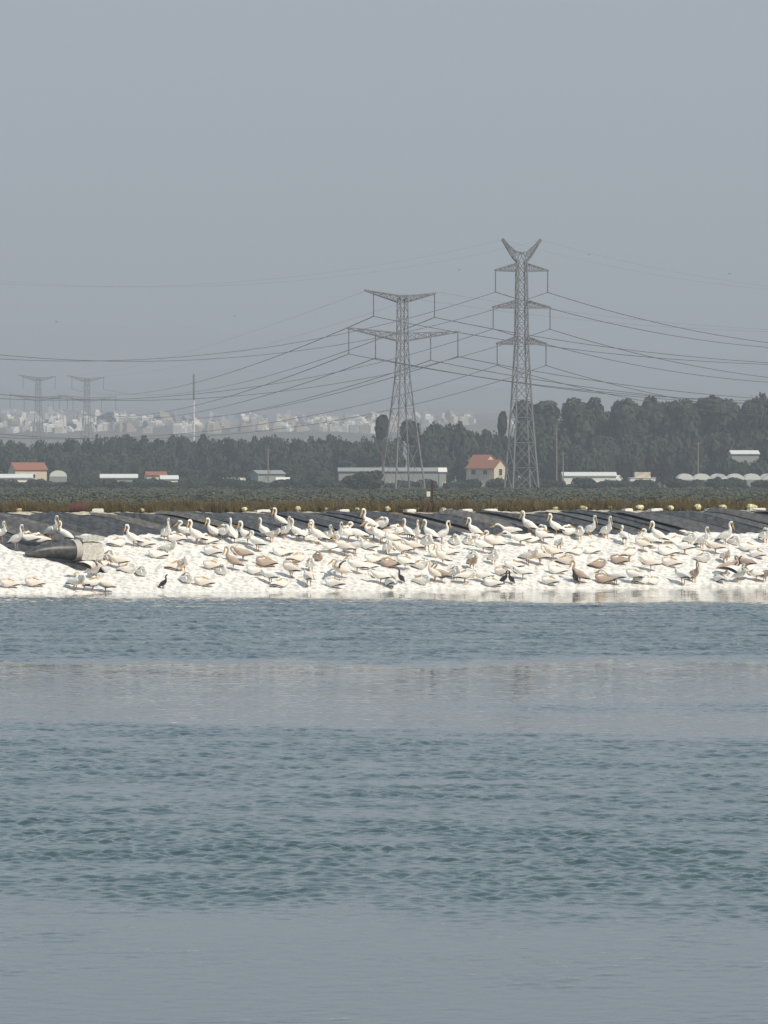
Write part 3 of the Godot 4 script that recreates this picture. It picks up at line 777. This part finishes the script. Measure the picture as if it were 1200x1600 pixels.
func tall_pylon(at: Vector3, turn: float) -> Node3D:
	var t := thing("three_armed_pylon", at, turn)
	mast(t, [[3.1, 0.0], [2.0, 17.0], [1.25, 33.0], [0.98, 52.0]], 0.35, 0.12)
	for q in [[50.1, 6.35], [41.8, 6.9], [33.6, 5.95]]:
		arm(t, q[0] - 0.2, q[0] + 1.6, 1.05, Vector3(-q[1], q[0], 0)); arm(t, q[0] - 0.2, q[0] + 1.6, 1.05, Vector3(q[1], q[0], 0))
		insulator(t, Vector3(-q[1] + 0.15, q[0], 0), 4.9); insulator(t, Vector3(q[1] - 0.15, q[0], 0), 4.9)
	for s in [-1.0, 1.0]:       # the forked top
		var b := MB.new()
		var low := [Vector3(0.95 * s, 52.0, 0), Vector3(2.0 * s, 53.1, 0), Vector3(3.3 * s, 55.0, 0), Vector3(4.65 * s, 57.0, 0)]
		var up := [Vector3(0.0, 54.1, 0), Vector3(1.5 * s, 54.3, 0), Vector3(2.9 * s, 55.5, 0), Vector3(4.45 * s, 57.25, 0)]
		var deep := [0.95, 0.75, 0.45, 0.12]
		for k in 4:
			for z in [-1.0, 1.0]:
				var e := Vector3(0, 0, deep[k] * z)
				b.bar(low[k] + e, up[k] + e, 0.14)
				if k < 3:
					var f := Vector3(0, 0, deep[k + 1] * z)
					b.bar(low[k] + e, low[k + 1] + f, 0.26); b.bar(up[k] + e, up[k + 1] + f, 0.22)
					b.bar(low[k] + e, up[k + 1] + f, 0.12); b.bar(up[k] + e, low[k + 1] + f, 0.12)
			b.bar(low[k] + Vector3(0, 0, -deep[k]), low[k] + Vector3(0, 0, deep[k]), 0.12); b.bar(up[k] + Vector3(0, 0, -deep[k]), up[k] + Vector3(0, 0, deep[k]), 0.12)
		piece("horn", b.mesh(), M.steel, t)
	tag(t, "tall three armed steel pylon with a forked top beside the grove", "pylon")
	return t

func wire(p: Vector3, q: Vector3, sag: float, r: float, label: String, group: String):
	var path := PackedVector3Array()
	var rad := PackedVector2Array()
	for k in 49:
		var t := k / 48.0
		path.append(p.lerp(q, t) - Vector3(0, 4.0 * sag * t * (1.0 - t), 0)); rad.append(Vector2(r, r))
	var b := MB.new()
	b.sweep(path, rad, 5, Vector3(0.1, 0, 1).normalized())
	var o := piece("power_line", b.mesh(), M.wire, self)
	tag(o, label, "power line", group)

func make_pylons():
	var da := 1650.0
	var pa := stand(629, da)
	flat_pylon("flat_armed_pylon", pa, 0.49, 1.0, "steel lattice pylon with two wide flat arms above the tree belt")
	var pb := stand(815, da)
	tall_pylon(pb, 0.3)
	var far1 := stand(136, 4300.0)
	var far2 := stand(60, 4300.0)
	flat_pylon("distant_pylon", far1, 0.5, 1.33, "faint distant pylon in front of the town, near the tall thin mast")
	flat_pylon("distant_pylon", far2, 0.5, 1.34, "faint distant pylon at the very end of the town, beyond the white sheds")
	# wires of the three armed pylon, both ways
	var left := Vector3(-158, GROUND, -1450)
	var right := Vector3(191, GROUND, -1900)
	var turn := Basis(Vector3.UP, 0.3)
	for q in [[50.1, 6.2], [41.8, 6.75], [33.6, 5.8]]:
		for s in [-1.0, 1.0]:
			var o := Vector3(s * q[1], q[0] - 4.9, 0)
			var level: String = {50.1: "upper", 41.8: "middle", 33.6: "lower"}[q[0]]
			for j in [-0.22, 0.22]:
				var e := Vector3(0, 0, j)
				wire(pb + turn * (o + e), left + turn * (o + e), 17.0, 0.055, "thin power line from the %s arm of the three armed pylon toward the town" % level, "wires on the town side of the three armed pylon")
				wire(pb + turn * (o + e), right + turn * (o + e), 11.0, 0.055, "thin power line from the %s arm of the three armed pylon over the grove" % level, "wires on the grove side of the three armed pylon")
	for s in [-1.0, 1.0]:
		var o := Vector3(s * 4.5, 57.0, 0)
		wire(pb + turn * o, left + turn * o, 13.0, 0.010, "very thin earth wire from the forked top toward the town", "earth wires")
		wire(pb + turn * o, right + turn * o, 9.0, 0.010, "very thin earth wire from the forked top over the grove", "earth wires")
	# wires of the flat armed pylon
	var ta := Basis(Vector3.UP, 0.49)
	var tf := Basis(Vector3.UP, 0.5)
	var right_a := Vector3(210, GROUND, -1790)
	for q in [[-7.4, 39.7], [8.2, 39.6], [-13.7, 31.2], [-6.9, 30.3], [7.2, 29.9], [14.2, 30.8]]:
		var o := Vector3(q[0], q[1], 0)
		for j in [-0.22, 0.22]:
			var e := Vector3(0, 0, j)
			wire(pa + ta * (o + e), far1 + tf * (o + e) * 1.33, 9.0, 0.055, "thin power line from the %s arm of the flat armed pylon to a distant pylon" % ("upper" if q[1] > 35 else "lower"), "wires on the town side of the flat armed pylon")
			wire(pa + ta * (o + e), right_a + ta * (o + e), 10.0, 0.055, "thin power line from the %s arm of the flat armed pylon toward the grove" % ("upper" if q[1] > 35 else "lower"), "wires on the grove side of the flat armed pylon")
	for s in [-9.4, 8.4]:
		wire(pa + ta * Vector3(s, 45.4, 0), far1 + tf * Vector3(s, 45.4, 0) * 1.33, 4.0, 0.02, "very thin earth wire from the flat armed pylon to a distant pylon", "earth wires")
		wire(pa + ta * Vector3(s, 45.4, 0), right_a + ta * Vector3(s, 45.4, 0), 8.0, 0.02, "very thin earth wire from the flat armed pylon toward the forked top", "earth wires")
	# mast and wooden poles
	var t := thing("tall_mast", stand(303, 3000))
	var b := MB.new()
	b.sweep(PackedVector3Array([Vector3.ZERO, Vector3(0, 34, 0)]), PackedVector2Array([Vector2(0.36, 0.36), Vector2(0.28, 0.28)]), 10)
	piece("shaft", b.mesh(), M.white_paint, t)
	b = MB.new(); b.sweep(PackedVector3Array([Vector3(0, 34, 0), Vector3(0, 44.5, 0)]), PackedVector2Array([Vector2(0.5, 0.5), Vector2(0.4, 0.4)]), 10)
	piece("antenna_head", b.mesh(), M.steel, t)
	tag(t, "tall thin pale mast with a dark head rising before the town", "mast")
	for q in [[870, 1830, 668, "grey utility pole just right of the three armed pylon, before the grove"], [880, 1790, 706, "shorter grey utility pole by the low white shed near the pylon"], [1091, 1840, 690, "grey utility pole before the grove above the arched greenhouse"], [419, 1820, 700, "grey utility pole near the tent roofed shed"], [600, 1700, 726, "short grey pole beside the big round bush"], [733, 1800, 716, "grey pole close to the red roofed house"]]:
		t = thing("utility_pole", stand(q[0], q[1]))
		var h := high(q[2], q[1])
		b = MB.new(); b.bar(Vector3.ZERO, Vector3(0, h, 0), 0.34, 0.24); piece("shaft", b.mesh(), M.pole_wood, t)
		b = MB.new(); b.bar(Vector3(-0.8, h - 0.5, 0), Vector3(0.8, h - 0.5, 0), 0.14); piece("crossbar", b.mesh(), M.pole_wood, t)
		tag(t, q[3], "pole", "utility poles on the plain")

# ---------------------------------------------------------------- farm buildings
func gable(t: Node3D, w: float, d: float, h: float, rise: float, wall: Material, roof: Material, off := Vector3.ZERO):
	var b := MB.new()      # walls with gables across x = +-w/2
	var x := w / 2
	var z := d / 2
	var P := func(a, y, c): return off + Vector3(a, y, c)
	b.quad(P.call(-x, 0, z), P.call(x, 0, z), P.call(x, h, z), P.call(-x, h, z))
	b.quad(P.call(x, 0, -z), P.call(-x, 0, -z), P.call(-x, h, -z), P.call(x, h, -z))
	b.quad(P.call(x, 0, z), P.call(x, 0, -z), P.call(x, h, -z), P.call(x, h, z)); b.tri(P.call(x, h, z), P.call(x, h, -z), P.call(x, h + rise, 0))
	b.quad(P.call(-x, 0, -z), P.call(-x, 0, z), P.call(-x, h, z), P.call(-x, h, -z)); b.tri(P.call(-x, h, -z), P.call(-x, h, z), P.call(-x, h + rise, 0))
	piece("wall", b.mesh(), wall, t)
	for s in [-1.0, 1.0]:
		b = MB.new()
		var run := Vector3(0, -rise, z * s).normalized()
		var len_ := Vector2(z, rise).length() + 0.4
		var mid: Vector3 = P.call(0, h + rise + 0.1, 0) + run * len_ / 2
		var nn := Vector3.RIGHT.cross(run).normalized()
		if nn.y < 0: nn = -nn
		b.box(mid, Vector3(w + 0.5, 0.16, len_), Basis(Vector3.RIGHT, nn, Vector3.RIGHT.cross(nn)))
		piece("roof", b.mesh(), roof, t)

func opening(t: Node3D, called: String, at: Vector3, w: float, h: float, turn := 0.0):
	var B := Basis(Vector3.UP, turn)
	var f := MB.new()
	for q in [[Vector3(0, h / 2 + 0.06, 0), Vector3(w + 0.24, 0.12, 0.14)], [Vector3(0, -h / 2 - 0.06, 0), Vector3(w + 0.24, 0.12, 0.2)], [Vector3(-w / 2 - 0.06, 0, 0), Vector3(0.12, h, 0.14)], [Vector3(w / 2 + 0.06, 0, 0), Vector3(0.12, h, 0.14)]]:
		f.box(at + B * q[0], q[1], B)
	var o := piece(called, f.mesh(), M.white_paint, t)
	f = MB.new(); f.box(at, Vector3(w, h, 0.06), B)
	piece("pane" if called == "window" else "door_leaf", f.mesh(), M.glass_dark if called == "window" else M.wood, o)

func make_farm():
	# the red roofed house between the pylons
	var t := thing("red_roofed_house", stand(760, 1860), -0.62)
	tag(t, "cream house with red tiled roof among the trees between the pylons", "house")
	gable(t, 8.6, 5.6, 5.6, 2.0, M.cream, M.roof_tile)
	gable(t, 5.0, 4.6, 7.4, 1.5, M.pink_wall, M.roof_tile, Vector3(-3.4, 0, -3.2))
	opening(t, "window", Vector3(4.33, 4.6, 0), 1.5, 1.7, PI / 2); opening(t, "window", Vector3(-2.0, 4.6, 2.83), 1.4, 1.2); opening(t, "window", Vector3(1.6, 4.6, 2.83), 1.4, 1.2); opening(t, "door", Vector3(0, 1.1, 2.83), 1.1, 2.1)
	# two-tier white house
	t = thing("white_house", stand(1003, 1740), 0.06)
	tag(t, "small flat roofed white house with a narrower upper storey before the grove", "house")
	var b := MB.new(); b.box(Vector3(0, 1.6, 0), Vector3(6.0, 3.2, 5.0)); piece("wall", b.mesh(), M.white_paint, t)
	b = MB.new(); b.box(Vector3(0, 3.28, 0), Vector3(6.3, 0.16, 5.3)); piece("roof", b.mesh(), M.white_paint, t)
	b = MB.new(); b.box(Vector3(0.1, 4.0, -0.6), Vector3(3.7, 1.3, 3.4)); piece("upper_storey", b.mesh(), M.cream, t)
	opening(t, "window", Vector3(-1.7, 2.1, 2.53), 1.1, 0.9); opening(t, "window", Vector3(1.7, 2.1, 2.53), 1.1, 0.9); opening(t, "door", Vector3(0, 1.2, 2.53), 1.0, 2.0)
	# greenhouses: arches side by side
	greenhouse(stand(1135, 1790), 6, 4.1, 4.2, "long white multi arched greenhouse at the foot of the grove", M.plastic_sheet, 740)
	greenhouse(stand(1255, 1790), 3, 4.1, 4.2, "white arched greenhouse next to the long one at the grove", M.plastic_sheet, 740)
	shed(stand(920, 1800), 13.0, 6.0, 738, 0.04, M.white_paint, M.plastic_sheet, "low shed with a long white roof right of the three armed pylon")
	shed(stand(955, 1815), 4.0, 5.0, 743, -0.3, M.white_paint, M.plastic_sheet, "short white lean-to at the end of the long white roofed shed")
	shed(stand(1162, 1875), 7.0, 6.0, 704, 0.1, M.shade_net, M.plastic_sheet, "bright white roof standing high among the trees of the grove")
	shed(stand(612, 1790), 26.0, 8.0, 731, 0.03, M.shade_net, M.shade_net, "long grey shed roof behind the legs of the flat armed pylon")
	shed(stand(691, 1775), 1.7, 2.0, 731, 0.1, M.shade_net, M.white_paint, "tiny pale hut at the end of the long grey shed")
	# left farmyard
	t = thing("farm_house", stand(43, 1860), 0.35)
	tag(t, "low farm house with pale red roof and white gable above the white shed", "house")
	gable(t, 8.4, 6.0, high(734, 1860), 1.7, M.cream, M.roof_tile)
	opening(t, "window", Vector3(0.5, 3.6, 3.03), 1.3, 1.0); opening(t, "window", Vector3(-2.3, 3.6, 3.03), 1.3, 1.0)
	shed(stand(22, 1820), 9.0, 5.0, 741, 0.05, M.white_paint, M.plastic_sheet, "long low white roof below the farm house")
	greenhouse(stand(91, 1790), 1, 4.2, 4.6, "single rounded white tunnel shed beside the farm house", M.plastic_sheet, 735)
	shed(stand(243, 1840), 5.0, 4.0, 737, 0.2, M.cream, M.roof_tile, "small red roofed hut in the low trees")
	shed(stand(264, 1835), 4.2, 4.0, 743, 0.1, M.white_paint, M.plastic_sheet, "small white roofed hut next to the red roofed hut")
	shed(stand(186, 1815), 9.0, 5.0, 741, 0.02, M.shade_net, M.plastic_sheet, "long low grey roofed shed left of the red roofed hut")
	shed(stand(418, 1850), 7.0, 7.0, 735, 0.3, M.shade_net, M.shade_net, "grey tent roofed shed at the foot of the tree belt")
	shed(stand(442, 1800), 3.0, 3.0, 746, 0.0, M.white_paint, M.white_paint, "little white hut beside the tent roofed shed")
	shed(stand(366, 1820), 5.0, 4.0, 747, 0.1, M.cream, M.cream, "low cream shed in the middle of the tree belt foot")

func shed(at: Vector3, w: float, d: float, top: float, turn: float, wall: Material, roof: Material, label: String):
	var t := thing("farm_shed", at, turn)
	var h := high(top, -at.z)
	gable(t, w, d, h - 0.9, 0.8, wall, roof)
	opening(t, "door", Vector3(w * 0.2, 1.1, d / 2 + 0.03), minf(1.6, w * 0.4), 2.0)
	tag(t, label, "shed", "sheds on the plain")

func greenhouse(at: Vector3, n: int, w: float, d: float, label: String, m: Material, top: float):
	var t := thing("greenhouse", at, 0.03)
	var h := high(top, -at.z) - 1.5
	for k in n:
		var x := (k - (n - 1) / 2.0) * w
		var b := MB.new()
		var pts := []
		for j in 11:
			var a := PI * j / 10.0
			pts.append(Vector3(x - cos(a) * (w / 2 - 0.03), h + sin(a) * 1.5, 0))
		for j in 10:
			var p: Vector3 = pts[j]
			var q: Vector3 = pts[j + 1]
			b.quad(p + Vector3(0, 0, d), q + Vector3(0, 0, d), q - Vector3(0, 0, d), p - Vector3(0, 0, d))
			b.tri(Vector3(x, h, d), q + Vector3(0, 0, d), p + Vector3(0, 0, d))
		piece("arched_roof", b.mesh(), m, t)
		b = MB.new(); b.box(Vector3(x, h / 2 - 0.02, 0), Vector3(w - 0.06, h, d * 2 - 0.1)); piece("wall", b.mesh(), M.shade_net, t)
		for z in [-d, d]:
			b = MB.new(); b.bar(Vector3(x - w / 2, 0, z), Vector3(x - w / 2, h, z), 0.1); piece("post", b.mesh(), M.steel, t)
	tag(t, label, "greenhouse")

# ---------------------------------------------------------------- plain, hills, town
func relief(x: float, d: float) -> float:     # height above the plain at distance d
	var k := x / d * F + 600.0                  # slow change along the hills, wide as the valley is
	var h := 0.0
	h += 88.0 * smoothstep(4000.0, 8600.0, d) * (0.82 + 0.5 * n_hill.get_noise_2d(x * 0.35, d * 0.25))
	h += 125.0 * smoothstep(10500.0, 16500.0, d) * (0.85 + 0.6 * n_hill.get_noise_2d(x * 0.3 + 900.0, d * 0.12))
	h += 330.0 * smoothstep(17000.0, 25000.0, d) * (0.78 + 0.45 * n_hill.get_noise_2d(x * 0.22 + 200.0, d * 0.06) - 0.00007 * x)
	return h + 6.0 * n_hill.get_noise_2d(x * 2.0, d * 2.0) * smoothstep(4200.0, 6000.0, d)

func make_land():
	n_hill.seed = 81; n_hill.frequency = 0.0022; n_hill.fractal_octaves = 4
	var b := MB.new()
	var rs := [27.5, 60.0, 150.0, 400.0, 800.0, 1400.0, 2200.0, 3300.0, 4600.0, 6500.0]
	b.grid(24, rs.size() - 1, func(u, w): return shore(lerpf(-6500, 6500, u), rs[roundi(w * (rs.size() - 1))], GROUND))
	structure("ground", b.mesh(), M.field, "flat green brown farmland beyond the embankment")
	b = MB.new()
	var tint := func(p: Vector3):
		var k := clampf(0.5 + 0.9 * n_hill.get_noise_2d(p.x * 3.0, p.z * 1.5), 0, 1)
		return Color(0.075, 0.08, 0.05).lerp(Color(0.22, 0.18, 0.13), k)
	b.grid(220, 150, func(u, w):
		var x := lerpf(-4200, 4200, u)
		var d := lerpf(3900, 27500, w)
		return Vector3(x, GROUND - 0.5 + relief(x, d), -d), tint)
	structure("hills", b.mesh(), M.hill, "hazy hills rising behind the town")

func town_shapes() -> Array:
	var out := []
	rng.seed = 91
	for k in 8:
		var b := MB.new()
		var w := rng.randf_range(0.8, 1.2)
		var d := rng.randf_range(0.8, 1.2)
		var h := rng.randf_range(0.7, 1.25)
		b.box(Vector3(0, h / 2 - 0.3, 0), Vector3(w, h + 0.6, d))
		b.box(Vector3(rng.randf_range(-0.2, 0.2) * w, h + 0.12, -0.1 * d), Vector3(w * 0.62, 0.28, d * 0.6))
		if k % 2: b.box(Vector3(w * 0.62, h * 0.28 - 0.3, 0.05), Vector3(w * 0.5, h * 0.6 + 0.6, d * 0.8))
		if k % 3 == 0: b.box(Vector3(-w * 0.25, h + 0.33, 0), Vector3(0.14, 0.2, 0.14))
		# floor slabs and window reveals
		for j in 3: b.box(Vector3(0, h * (j + 1) / 3.2, 0), Vector3(w + 0.06, 0.055, d + 0.08))
		out.append(b.mesh())
	return out

func hill_hit(px: float, py: float) -> Vector3:
	var d := 4200.0
	while d < 11500.0:
		var p := seen(px, py, d)
		if GROUND + relief(p.x, d) >= p.y: return p
		d += 25.0
	return Vector3.ZERO

func make_town():
	var shapes := town_shapes()
	rng.seed = 92
	var mats := ["town_white", "town_white", "town_white", "town_cream", "town_grey", "town_tan"]
	var names := {"town_white": "white", "town_cream": "cream", "town_grey": "grey", "town_tan": "tan"}
	var n := 0
	var tries := 0
	while n < 295 and tries < 2500:
		tries += 1
		var px := rng.randf_range(-20, 620)
		var hi := 618.0 if px < 310 else 640.0
		if px > 470: hi = 652.0
		var py := hi + (676.0 - hi) * sqrt(rng.randf())
		if n % 12 == 11:
			px = rng.randf_range(620, 830); py = rng.randf_range(645, 672)
		var at := hill_hit(px, py)
		if at == Vector3.ZERO: continue
		var m: String = mats[rng.randi() % mats.size()]
		var o := piece("town_building", shapes[rng.randi() % shapes.size()], M[m], self)
		var w := rng.randf_range(4.5, 9.0)
		o.position = at; o.rotation.y = rng.randf_range(-0.6, 0.6); o.scale = Vector3(w, rng.randf_range(4.0, 7.0), w)
		tag(o, "small %s flat roofed block in the hazy town on the hillside" % names[m], "building", "%s blocks of the hillside town" % names[m])
		n += 1
	# dark trees between the houses
	for k in 90:
		var px := rng.randf_range(-10, 620)
		var at := hill_hit(px, rng.randf_range(630, 674))
		if at == Vector3.ZERO: continue
		var sh := tree_shapes("broad", k % 4)
		var t := thing("town_tree", at, rng.randf_range(0, TAU))
		t.scale = Vector3(1.3, 1, 1.3) * rng.randf_range(3.5, 8)
		piece("crown", sh[0], M.leaf, t); piece("trunk", sh[1], M.bark, t)
		tag(t, "hazy dark tree between the blocks of the hillside town", "tree", "trees in the hillside town")

func make_flying():
	rng.seed = 95
	for q in [[718, 422], [920, 398], [367, 494], [1140, 428], [88, 503]]:
		var t := thing("flying_bird", seen(q[0], q[1], 2300), rng.randf_range(0, TAU))
		piece("body", swept([[-0.3, 0, 0, 0.02, 0.01], [0, 0, 0, 0.09, 0.08], [0.22, 0.02, 0, 0.05, 0.05], [0.34, 0.01, 0, 0.01, 0.01]], 8), M.cormorant, t)
		for s in [-1.0, 1.0]:
			piece("wing", swept([[0.05, 0.02, 0.05 * s, 0.08, 0.015], [0.06, 0.12, 0.3 * s, 0.08, 0.012], [-0.06, 0.1, 0.6 * s, 0.02, 0.008]], 6), M.cormorant, t)
		tag(t, "tiny dark bird flying in the hazy sky", "bird", "birds in the sky")

# ---------------------------------------------------------------- main
func _ready():
	var cam := Camera3D.new()
	cam.name = "camera"; add_child(cam)
	cam.position = Vector3(0, EYE, 0)
	cam.rotation.x = -atan((800.0 - HORIZON) / F)
	cam.fov = rad_to_deg(2.0 * atan(800.0 / F))
	cam.near = 1.0; cam.far = 60000.0
	cam.current = true
	cam_basis = cam.basis
	var env := Environment.new()
	env.background_mode = Environment.BG_SKY
	var sky := Sky.new()
	var sm := ProceduralSkyMaterial.new()
	sm.sky_top_color = Color(0.55, 0.66, 0.75)
	sm.sky_horizon_color = Color(0.725, 0.760, 0.805)
	sm.sky_curve = 0.16
	sm.ground_horizon_color = Color(0.55, 0.56, 0.55); sm.ground_bottom_color = Color(0.30, 0.29, 0.26)
	sm.sun_angle_max = 1.0
	sky.sky_material = sm
	env.sky = sky
	env.tonemap_mode = Environment.TONE_MAPPER_LINEAR
	env.tonemap_exposure = 1.03
	env.fog_enabled = true; env.fog_density = 0.00018; env.fog_light_color = Color(0.918, 0.951, 1.0)
	env.sdfgi_enabled = true; env.ssao_enabled = true; env.ssil_enabled = true
	var we := WorldEnvironment.new()
	we.name = "world_environment"; we.environment = env; add_child(we)
	var sun := DirectionalLight3D.new()
	sun.name = "sun"; add_child(sun)
	sun.light_energy = 1.45; sun.light_color = Color(1.0, 0.95, 0.87); sun.light_angular_distance = 0.6
	sun.shadow_enabled = true
	sun.look_at_from_position(Vector3(0.62, 0.72, 0.55) * 100.0, Vector3.ZERO)

	make_materials()
	make_bank()
	make_water()
	make_land()
	make_crest()
	make_inlet()
	make_trees()
	make_pylons()
	make_farm()
	make_town()
	make_birds()
	make_flying()
